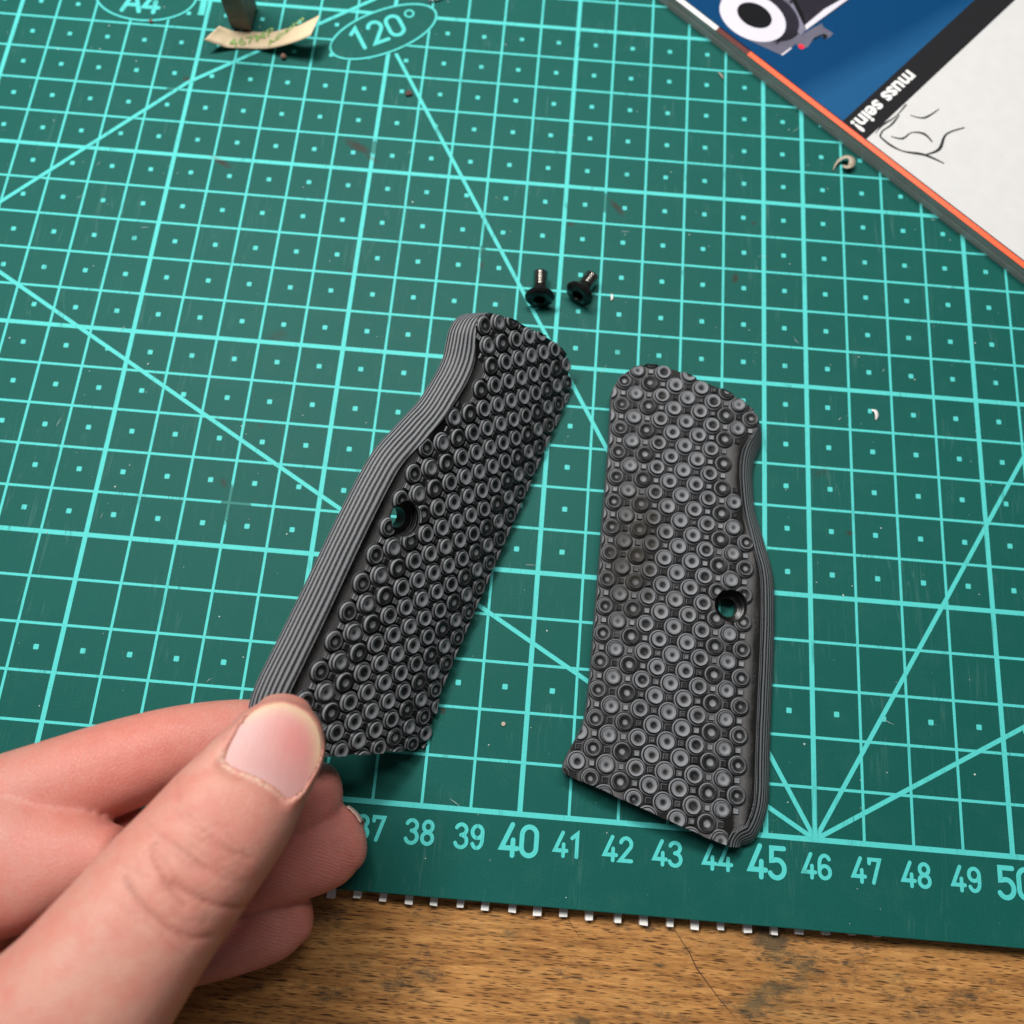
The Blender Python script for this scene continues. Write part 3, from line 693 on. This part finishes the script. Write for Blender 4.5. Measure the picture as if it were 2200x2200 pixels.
def nail_plate():
    rings = [0, .2, .4, .55, .68, .8, .9, .96, 1.0]; m = len(NPOLY); V = [NC]; F = []
    for r in rings[1:]: V += [NC + (p - NC) * r for p in NPOLY]
    F += [(0, 1 + i, 1 + (i + 1) % m) for i in range(m)]
    for k in range(len(rings) - 2): F += [(1 + k * m + i, 1 + (k + 1) * m + i, 1 + (k + 1) * m + (i + 1) % m, 1 + k * m + (i + 1) % m) for i in range(m)]
    UV = np.array(V); w = plate(UV[:, 0], UV[:, 1])
    top = NO + UV[:, :1] * EU + UV[:, 1:] * EV + w[:, None] * EN
    lo = top[-m:] - EN * .05; b = len(top)
    F += [(b - m + i, b + i, b + (i + 1) % m, b - m + (i + 1) % m) for i in range(m)]
    F = [tuple(reversed(q)) for q in F]
    allv = np.r_[top, lo]; C = []
    UV2 = np.r_[UV, UV[-m:]]; _, de = seg_near(UV2, NPOLY, np.roll(NPOLY, -1, 0))
    for (x, y), dist in zip(UV2, de):
        c = np.array([.52, .285, .27])
        g = math.exp(-(((x - .30) * .7) ** 2 + (y - .24 + .3 * (x - .3)) ** 2 * 1.0) / .17) * .72; c = c * (1 - g) + np.array([.58, .185, .165]) * g
        rim = min(1, max(0, (y + .55 * max(0, x - .3) + .06 - .1) / .35)) * math.exp(-(max(0, dist - .03) / .12) ** 2)
        c = c * (1 - rim) + np.array([.57, .38, .25]) * rim
        lun = math.exp(-((x - .0) ** 2 / .12 + (y + .55) ** 2 / .02)) * .5; c = c * (1 - lun) + np.array([.56, .38, .39]) * lun
        C.append((*c, 1))
    me = mesh_data("thumb_nail", allv - P0, F, M_NAIL)
    a_ = me.color_attributes.new("tint", 'FLOAT_COLOR', 'POINT'); a_.data.foreach_set("color", np.array(C).ravel())
    return obj("thumb_nail", me, hand)
nail_plate()
def ring_nail():
    """nail of the curled ring finger, laid on the back of its tip and seen edge on"""
    xs, zs = np.linspace(36.66, 36.96, 9), np.linspace(.42, .96, 8); Y = np.zeros((9, 8))
    for i, x in enumerate(xs):
        for j, z in enumerate(zs):
            w = np.exp(-((P[:, 0] - x) ** 2 + (P[:, 2] - z) ** 2) / .0018); m_ = (w > .3) & (P[:, 1] > -.75) & (P[:, 1] < .30)
            Y[i, j] = P[m_, 1].max() if m_.any() else -.5
    for _ in range(4): Y[1:-1, 1:-1] = (Y[1:-1, 1:-1] * 2 + Y[:-2, 1:-1] + Y[2:, 1:-1] + Y[1:-1, :-2] + Y[1:-1, 2:]) / 6
    V = [np.array([x, Y[i, j] + .018 - .03 * (j == 0), z]) - P0 for i, x in enumerate(xs) for j, z in enumerate(zs)]
    F = [(i * 8 + j, i * 8 + j + 1, (i + 1) * 8 + j + 1, (i + 1) * 8 + j) for i in range(8) for j in range(7)]
    me = mesh_data("finger_nail", V, F, M_NAIL)
    a_ = me.color_attributes.new("tint", 'FLOAT_COLOR', 'POINT'); a_.data.foreach_set("color", np.tile([.62, .42, .36, 1], (len(V), 1)).ravel())
    o = obj("finger_nail", me, hand); s_ = o.modifiers.new("thickness", 'SOLIDIFY'); s_.thickness = .025 * S; s_.offset = 0
ring_nail()

# ------------------------------------------------------------------ screws
M_SCREW = plain("black_oxide_steel", (.008, .008, .008), .26, .0, .5, var=.3, vs=20)
M_THREAD = plain("bright_thread_steel", (.38, .37, .35), .18, 1.0, .5, var=.4, vs=18)  # black screw's thread glints are put in as a brighter steel colour
def screw(label, head, tip):
    h, t = np.array(head, float), np.array(tip, float); ax = (t - h) / np.linalg.norm(t - h)
    q = Vector(ax).to_track_quat('Z', 'Y')
    root = thing("screw", label, "screw", (0, 0, 0), "two black screws on the mat")
    root.matrix_world = Matrix.Translation(Vector(h) * S) @ q.to_matrix().to_4x4()
    n = 40; L = float(np.linalg.norm(t - h))
    def lathe(name, prof, mat, lobes=None):
        V = []; F = []
        for k, (r, z) in enumerate(prof):
            for i in range(n):
                a_ = 2 * math.pi * i / n; rr = r * (1 + (.13 * math.cos(6 * a_) if lobes and k in lobes else 0)); V.append((rr * math.cos(a_), rr * math.sin(a_), z))
        for k in range(len(prof) - 1): F += [(k * n + i, k * n + (i + 1) % n, (k + 1) * n + (i + 1) % n, (k + 1) * n + i) for i in range(n)]
        F += [tuple(range(n))[::-1], tuple((len(prof) - 1) * n + i for i in range(n))]
        o = mk(name, V, F, mat, root); o.data.set_sharp_from_angle(angle=math.radians(35)); return o
    lathe("head", [(.01, .10), (.13, .10), (.135, .0), (.145, -.035), (.21, -.03), (.29, -.008), (.342, .02), (.358, .045), (.355, .062), (.33, .075), (.178, .12)], M_SCREW, {1, 2})
    lathe("collar", [(.185, .115), (.176, .14), (.172, .30), (.135, .315)], M_SCREW)
    prof = []; z = .30; p = .082
    while z < L - .07:
        prof += [(.155 - .030 * math.cos(2 * math.pi * q / 8), z + p * q / 8) for q in range(8)]; z += p
    prof += [(.13, z), (.115, L - .02), (.08, L)]
    lathe("thread", prof, M_THREAD)
    return root
screw("black flat head screw lying straight, left of the thick grid line", (39.55, 11.55, .335), (39.52, 12.34, .20))
screw("black flat head screw lying askew, right of the thick grid line", (40.46, 11.74, .335), (40.80, 12.40, .20))

# ------------------------------------------------------------------ magazine
mag = thing("magazine", "blue-covered magazine with a pistol picture and orange edge band in the top right corner", "magazine", (42.11, 21.22, 0))
ang = math.atan2(-.65, .76); mag.rotation_euler = (0, 0, ang)
P0m = np.array([42.11, 21.22]); ds = np.array([math.cos(ang), math.sin(ang)]); dn = np.array([-ds[1], ds[0]])
def st(p): q = np.array(p) - P0m; return (float(q @ ds), float(q @ dn))
def paper_material():
    k = NT("page_edges"); tc = k.n('ShaderNodeTexCoord'); v = k.coord((.25, 1, 60)); nz = k.noise(v, 1.0, 3, .6); n2 = k.noise(k.coord((1, 1, 1)), 3, 4)
    k.set(k.b, Base_Color=k.mix(k.math('MULTIPLY', n2, .25), k.ramp(nz, [(.3, (.24, .25, .245)), (.7, (.55, .56, .54))]), (.40, .30, .26)), Roughness=.75)
    k.bump(nz, .6, .012); return k.m
M_PAGE = paper_material()
M_GAP = plain("page_gap", (.045, .047, .048), .8, var=.3)
def slab(name, t0, t1, z0, z1, mat, s0=-14, s1=13, parent=mag):
    # long edge leaning back from t0 (bottom) to t1 (top)
    v = [(s0, t0, z0), (s1, t0, z0), (s1, 18, z0), (s0, 18, z0), (s0, t1, z1), (s1, t1, z1), (s1, 18, z1), (s0, 18, z1)]
    return mk(name, v, box(0, 1, 0, 1, 0, 1)[1], mat, parent, smooth=False)
slab("page_block", .0, -.01, .004, .175, M_PAGE); slab("page_gap", .03, .03, .175, .20, M_GAP); slab("page_block", -.005, -.012, .20, .392, M_PAGE)
sp_ = slab("spine_core", .02, .02, .392, .398, M_GAP)
def glossy(name, c, rough=.3, var=.06, vs=3): return plain(name, c, rough, 0, .25, var=var, vs=vs)
M_OR = glossy("orange_print", (.86, .13, .05)); M_MAR = glossy("maroon_print", (.11, .025, .022)); M_WH = glossy("white_print", (.72, .71, .70))
slab("spine_band", -.025, .098, .400, .421, M_WH, -14, 2.0); slab("spine_band", -.0255, .0975, .400, .421, M_MAR, 2.004, 3.1); slab("spine_band", -.025, .098, .400, .421, M_OR, 3.104, 13)
def cover_material():
    k = NT("blue_cover"); tc = k.n('ShaderNodeTexCoord'); v = k.coord()
    sp2 = k.n('ShaderNodeSeparateXYZ'); k.l(v, sp2.inputs[0])
    w = k.noise(v, .5, 3)
    g = k.math('ADD', k.math('SUBTRACT', sp2.outputs[0], k.math('MULTIPLY', sp2.outputs[1], .22)), k.math('MULTIPLY', w, .5))
    c = k.mix(k.ramp(k.math('DIVIDE', g, 8.0), [(.60, 0.0), (.70, 1.0)]), (.0015, .045, .135), (.012, .085, .21))  # soft reflection-like lighter streak blended into the cover's blue
    k.set(k.b, Base_Color=c, Roughness=.3); k.b.inputs['Specular IOR Level'].default_value = .25
    return k.m
v, f = box(-14, 13, .108, 18, .426, .45); cov = mk("cover", v, f, cover_material(), mag, smooth=False)
M_GUN = glossy("print_violet_grey", (.13, .125, .17), .3, .45, 1.4); M_GUND = glossy("print_black", (.008, .008, .010)); M_SIL = glossy("print_pale_grey", (.62, .60, .68)); M_RED = glossy("print_red", (.75, .03, .05)); M_BAND = glossy("print_charcoal", (.016, .016, .018)); M_DK = glossy("print_dark_violet", (.022, .020, .030), .3, .6, 1.2); M_LAV = glossy("print_lavender", (.36, .35, .50), .3, .35, .8)
def pr(name, pts, z, mat, world=True):
    q = [st(p) if world else p for p in pts]
    me = mesh_data(name, [(x, y, z) for x, y in q], [tuple(range(len(q)))], mat, False)
    if me.polygons[0].normal.z < 0: me.flip_normals()
    return obj(name, me, cov)
pr("printed_gun", [(42.95, 22.6), (43.3, 21.4), (43.71, 20.88), (43.89, 20.14), (44.2, 19.82), (44.53, 19.59), (45.34, 19.21), (45.50, 19.30), (45.95, 20.0), (46.05, 20.2), (45.95, 20.9), (47.6, 22.0), (46.5, 24.5), (44, 24)], .4512, M_GUN)
pr("printed_slide", [(45.82, 20.70), (45.99, 20.12), (46.10, 20.18), (46.75, 20.80), (47.9, 21.95), (49.5, 23.6), (48.2, 24.5), (46.9, 23), (45.55, 21.02)], .4524, M_DK)
pr("printed_slide", [(45.62, 21.08), (46.6, 22.1), (47.6, 23.3), (47.1, 23.8), (45.2, 21.6), (45.0, 21.2)], .4536, M_LAV)
pr("printed_edge", [(45.62, 21.08), (45.98, 20.16), (46.03, 20.10), (45.94, 20.62), (45.72, 21.16)], .4545, M_GUND)
pr("printed_edge", [(46.00, 20.10), (46.62, 20.72), (47.05, 21.15), (47.9, 21.93), (47.8, 22.0), (46.9, 21.17), (46.5, 20.85), (45.97, 20.25)], .4548, M_SIL)
pr("printed_hook", [(45.66, 19.62), (46.02, 20.05), (46.42, 20.36), (46.46, 20.24), (46.72, 20.06), (46.62, 19.92), (46.50, 19.86), (46.42, 19.92), (46.45, 20.02), (46.20, 19.86), (46.10, 19.66), (46.02, 19.52), (45.90, 19.50)], .4542, M_GUN)
pr("printed_edge", [(46.44, 19.86), (46.50, 19.84), (46.58, 19.96), (46.48, 20.02), (46.24, 19.87), (46.12, 19.72), (46.30, 19.86), (46.44, 19.96)], .4552, M_GUND)
pr("printed_edge", [(45.32, 19.215), (45.37, 19.20), (45.62, 19.46), (45.58, 19.47)], .4552, M_SIL)
pr("printed_lamp", [(45.78, 19.56), (45.84, 19.62), (45.93, 19.58), (45.95, 19.50), (45.88, 19.45), (45.80, 19.48)], .4556, M_RED)
def ell(cx, cy, ra, rb, rot, n=40): return [(cx + ra * math.cos(t) * math.cos(rot) - rb * math.sin(t) * math.sin(rot), cy + ra * math.cos(t) * math.sin(rot) + rb * math.sin(t) * math.cos(rot)) for t in [2 * math.pi * i / n for i in range(n)]]
pr("printed_shade", ell(44.95, 20.46, .98, .72, -.62), .4530, M_GUND)
pr("printed_muzzle", ell(44.58, 20.40, .95, .74, -.62), .4560, M_SIL)
pr("printed_bore", ell(44.63, 20.45, .50, .38, -.62), .4572, M_GUND)
pr('printed_edge', ell(44.90, 20.47, .99, .77, -.62), .4548, M_DK)
for a_, b_ in (((45.20, 19.55), (45.50, 19.86)), ((45.05, 19.98), (45.0, 19.9))):
    q_ = np.array(b_) - np.array(a_); n_ = np.array([-q_[1], q_[0]]) * .05; pr('printed_edge', [tuple(np.array(a_) - n_), tuple(np.array(b_) - n_ * .3), tuple(np.array(b_) + n_ * .3), tuple(np.array(a_) + n_)], .4553, M_GUND)
pr('printed_shade', [(45.46, 20.55), (45.58, 20.2), (45.86, 19.92), (45.98, 20.12), (45.9, 20.5), (45.66, 21.0)], .4537, glossy('print_mid_violet', (.19, .185, .25)))
s0, s1 = 6.20, 6.97
pr("printed_band", [(s0, .109), (s1, .109), (s1, 18), (s0, 18)], .4512, M_BAND, False)
pr("printed_panel", [(s1, .109), (13, .109), (13, 18), (s1, 18)], .4512, glossy("print_white", (.60, .60, .60)), False)
sk = Acc(); M_INK = glossy("print_ink", (.03, .03, .03))
for i, (pts, w) in enumerate([([(7.16, .42), (7.4, .40), (7.66, .43), (7.9, .52), (8.3, .80), (8.8, .95)], [.05, .07, .04, .08, .07, .03]), ([(7.16, .42), (7.10, .6), (7.14, .9), (7.1, 1.3)], [.05, .04, .06, .03]), ([(7.02, .40), (6.99, .75), (7.06, 1.2), (7.02, 1.7)], [.01, .06, .03, .05]), ([(7.35, .62), (7.6, .78), (7.65, 1.1), (7.9, 1.3), (8.2, 1.25)], [.02, .06, .03, .07, .03]), ([(8.3, .80), (8.45, 1.2), (8.3, 1.7), (8.5, 2.2)], [.03, .09, .05, .04]), ([(7.3, 1.5), (7.6, 1.7), (7.7, 2.2)], [.02, .06, .02])]):
    C_ = crm(pts, .1, False); ww = np.interp(np.linspace(0, 1, len(C_)), np.linspace(0, 1, len(w)), w)
    sk.add(ribbon(C_, list(ww), .4522 + i * .0006))
mk("printed_sketch", sk.V, sk.F, M_INK, cov)
def text_mesh(body, size, offs=0.0, shear=0.0):
    cu = bpy.data.curves.new("lettering", 'FONT'); cu.body = body; cu.size = size * S; cu.offset = offs * S; cu.shear = shear; cu.resolution_u = 6; cu.align_x = 'LEFT'
    o = bpy.data.objects.new("lettering", cu); col.objects.link(o); dg = bpy.context.evaluated_depsgraph_get(); dg.update()
    me = bpy.data.meshes.new_from_object(o.evaluated_get(dg)); bpy.data.objects.remove(o)
    P = np.array([tuple(q.co) for q in me.vertices]) / S; F = [tuple(p.vertices) for p in me.polygons]; bpy.data.meshes.remove(me)
    return P, F
TP, TF = text_mesh("muss sein!", .62, .020)
sx = 2.40 / (TP[:, 0].max() - TP[:, 0].min())
e_ = .20
tv = [(s0 + .17 + y * .92, e_ + (TP[:, 0].max() - x) * sx, .4535) for x, y, z in TP]
mk("lettering", tv, [tuple(q) for q in TF], glossy("print_letter_white", (.78, .78, .78)), cov, smooth=False)

# ------------------------------------------------------------------ paper slip and steel bar
SLIP = [((30.26, 18.31, .35), (30.57, 18.80, .35)), ((30.55, 18.33, .22), (30.71, 18.86, .22)), ((30.76, 18.37, .10), (30.91, 18.91, .10)), ((31.21, 18.45, .045), (31.27, 19.0, .045)), ((31.55, 18.44, .07), (31.61, 18.99, .07)), ((31.95, 18.39, .18), (31.94, 18.93, .18)), ((32.33, 18.37, .32), (32.28, 18.9, .32)), ((32.75, 18.37, .5), (32.68, 18.86, .5)), ((33.11, 18.39, .68), (33.26, 19.05, .70))]
M_SLIP = plain("cream_release_paper", (.68, .545, .36), .55, 0, .4, var=.08, vs=2.5)
lo_ = crm([p for p, _ in SLIP], .06, False); hi_ = crm([q for _, q in SLIP], .06, False)
n1 = 60
res = lambda A: np.array([[np.interp(t, np.linspace(0, 1, len(A)), A[:, k]) for k in range(3)] for t in np.linspace(0, 1, n1)])
lo_, hi_ = res(lo_), res(hi_); V = []
for r in range(6): V += [tuple(p) for p in lo_ + (hi_ - lo_) * r / 5]
F = [(r * n1 + i, r * n1 + i + 1, (r + 1) * n1 + i + 1, (r + 1) * n1 + i) for r in range(5) for i in range(n1 - 1)]
sx0 = np.array([31.6, 18.6, 0.])
slip = mk("paper_slip", np.array(V) - sx0, F, M_SLIP, None, (31.6, 18.6, 0)); tag(slip, "curled cream adhesive backing paper slip with green print, pinned under the steel bar", "paper slip")
s_ = slip.modifiers.new("thickness", 'SOLIDIFY'); s_.thickness = .012 * S; s_.offset = -1
def zslip(x, y):
    m = (lo_ + hi_) / 2; return float(np.interp(x, m[:, 0], m[:, 2]))
M_GRN = plain("green_print", (.28, .42, .13), .6)
for body, org, end, size in (("467MP", (30.84, 18.40), (31.98, 18.86), .34), ("Adhesive", (31.88, 18.46), (32.84, 19.02), .24)):
    TPx, TFx = text_mesh(body, size, .004); a_ = np.array(org); b_ = np.array(end); L_ = np.linalg.norm(b_ - a_); dx = (b_ - a_) / L_; dy = np.array([-dx[1], dx[0]])
    W_ = TPx[:, 0].max(); q = [a_ + dx * x * L_ / W_ + dy * y for x, y, z in TPx]
    mk("lettering", [(x - 31.6, y - 18.6, zslip(x, y) + .018) for x, y in q], TFx, M_GRN, slip, smooth=False)
def rust_material():
    k = NT("rusty_steel"); v = k.coord(); a_ = k.noise(v, 3, 5, .7); b_ = k.noise(v, 14, 4, .7)
    c = k.ramp(a_, [(.3, (.085, .075, .062)), (.55, (.15, .128, .10)), (.75, (.20, .145, .10))])
    k.set(k.b, Base_Color=c, Roughness=k.ramp(b_, [(.3, .42), (.7, .7)]), Metallic=.2); k.bump(b_, .6, .02); return k.m
bv, bf = box(-.27, .27, 0, .85, .075, 4.2)
bar = mk("steel_bar", bv, bf, rust_material(), None, (31.03, 19.0, 0), smooth=False); bevel_me(bar.data, .025, 2); bar.rotation_euler = (0, 0, -.02)
tag(bar, "dark rusty steel bar end standing on the paper slip", "steel bar")

# ------------------------------------------------------------------ scraps on the mat
M_CRUMB = plain("brown_crumb", (.16, .085, .06), .7, var=.5, vs=10); M_REDC = plain("red_brown_crumb", (.07, .03, .025), .75, var=.5, vs=10)
M_TAN = plain("tan_shaving", (.40, .34, .26), .6, var=.2, vs=12); M_CHIP = plain("white_chip", (.80, .74, .72), .5, var=.1)
def crumb(label, x, y, r, mat, sq=.7, ss=1):
    bm = bmesh.new(); bmesh.ops.create_icosphere(bm, subdivisions=2, radius=r * S)
    rr = random.Random(ss)
    for v_ in bm.verts: v_.co *= 1 + rr.uniform(-.22, .22); v_.co.z *= sq
    me = bpy.data.meshes.new("crumb"); bm.to_mesh(me); bm.free(); me.materials.append(mat)
    return tag(obj("crumb", me, None, (x, y, .012 + r * sq * .85)), label, "crumb", "crumbs lying on the mat")
crumb("small brown crumb on the mat below the curled paper slip", 32.27, 18.26, .075, M_CRUMB, .8, 1)
crumb("tiny brown crumb on the edge of the A4 oval", 28.57, 19.08, .05, M_CRUMB, .8, 2)
crumb("flat dark red crumb beside the long slanting line below the 120 oval", 35.70, 17.42, .085, M_REDC, .45, 3)
crumb("tan crumb flake on the mat between the two grip panels", 39.52, 1.74, .045, M_TAN, .3, 4)
def shaving(label, pts, w, mat, name="shaving"):
    C_ = crm(pts, .04, False); V = []; n = len(C_)
    t = np.gradient(C_, axis=0); t /= np.linalg.norm(t, axis=1)[:, None]
    ww = np.interp(np.linspace(0, 1, n), np.linspace(0, 1, len(w)), w)
    for i in range(n):
        sd = np.cross(t[i], (0, .35, 1)); sd /= np.linalg.norm(sd); V += [C_[i] + sd * ww[i], C_[i] - sd * ww[i]]
    V = np.array(V); c = V.mean(0); c[2] = 0; F = [(2 * i, 2 * i + 1, 2 * i + 3, 2 * i + 2) for i in range(n - 1)]
    o = mk(name, V - c, F, mat, None, c); m_ = o.modifiers.new("thickness", 'SOLIDIFY'); m_.thickness = .012 * S
    return tag(o, label, "shaving")
shaving("curled tan shaving on the mat beside the magazine", [(46.78, 16.10, .03), (46.84, 16.26, .05), (46.95, 16.40, .10), (47.10, 16.44, .16), (47.21, 16.34, .18), (47.19, 16.20, .14), (47.08, 16.17, .10), (47.02, 16.24, .08)], [.008, .02, .035, .06, .085, .085, .07, .04], M_TAN)
shaving("small straight grey shaving on the mat near the magazine's lower edge", [(43.80, 18.90, .03), (43.87, 18.82, .04), (43.93, 18.72, .025)], [.012, .028, .015], M_TAN)
shaving("white angular plastic chip on a grid dot at the right", [(47.50, 9.50, .05), (47.58, 9.50, .05), (47.62, 9.40, .04), (47.60, 9.28, .02)], [.02, .05, .04, .008], M_CHIP, "plastic_chip")
shaving("tiny pale splinter on the mat under the screws' right side", [(41.28, 12.02, .025), (41.30, 11.93, .03), (41.29, 11.84, .025)], [.01, .03, .012], M_CHIP, "splinter")
kp = NT("clear_plastic"); kp.b.inputs['Base Color'].default_value = (.8, .86, .85, 1); kp.set(kp.b, Roughness=.12); kp.b.inputs['Transmission Weight'].default_value = .75; kp.b.inputs['IOR'].default_value = 1.45
cpv = [(35.66, 20.78), (35.90, 20.50), (36.15, 20.60), (36.32, 20.85), (36.1, 21.35), (35.75, 21.3)]
V = [(x - 36, y - 20.9, .02) for x, y in cpv] + [(x - 36 + .02, y - 20.9, .16) for x, y in cpv]; nn = len(cpv)
cp = mk("plastic_scrap", V, [tuple(range(nn))[::-1], tuple(range(nn, 2 * nn))] + [(i, (i + 1) % nn, nn + (i + 1) % nn, nn + i) for i in range(nn)], kp.m, None, (36, 20.9, 0), smooth=False)
tag(cp, "clear plastic scrap at the top edge above the 120 oval", "plastic scrap")
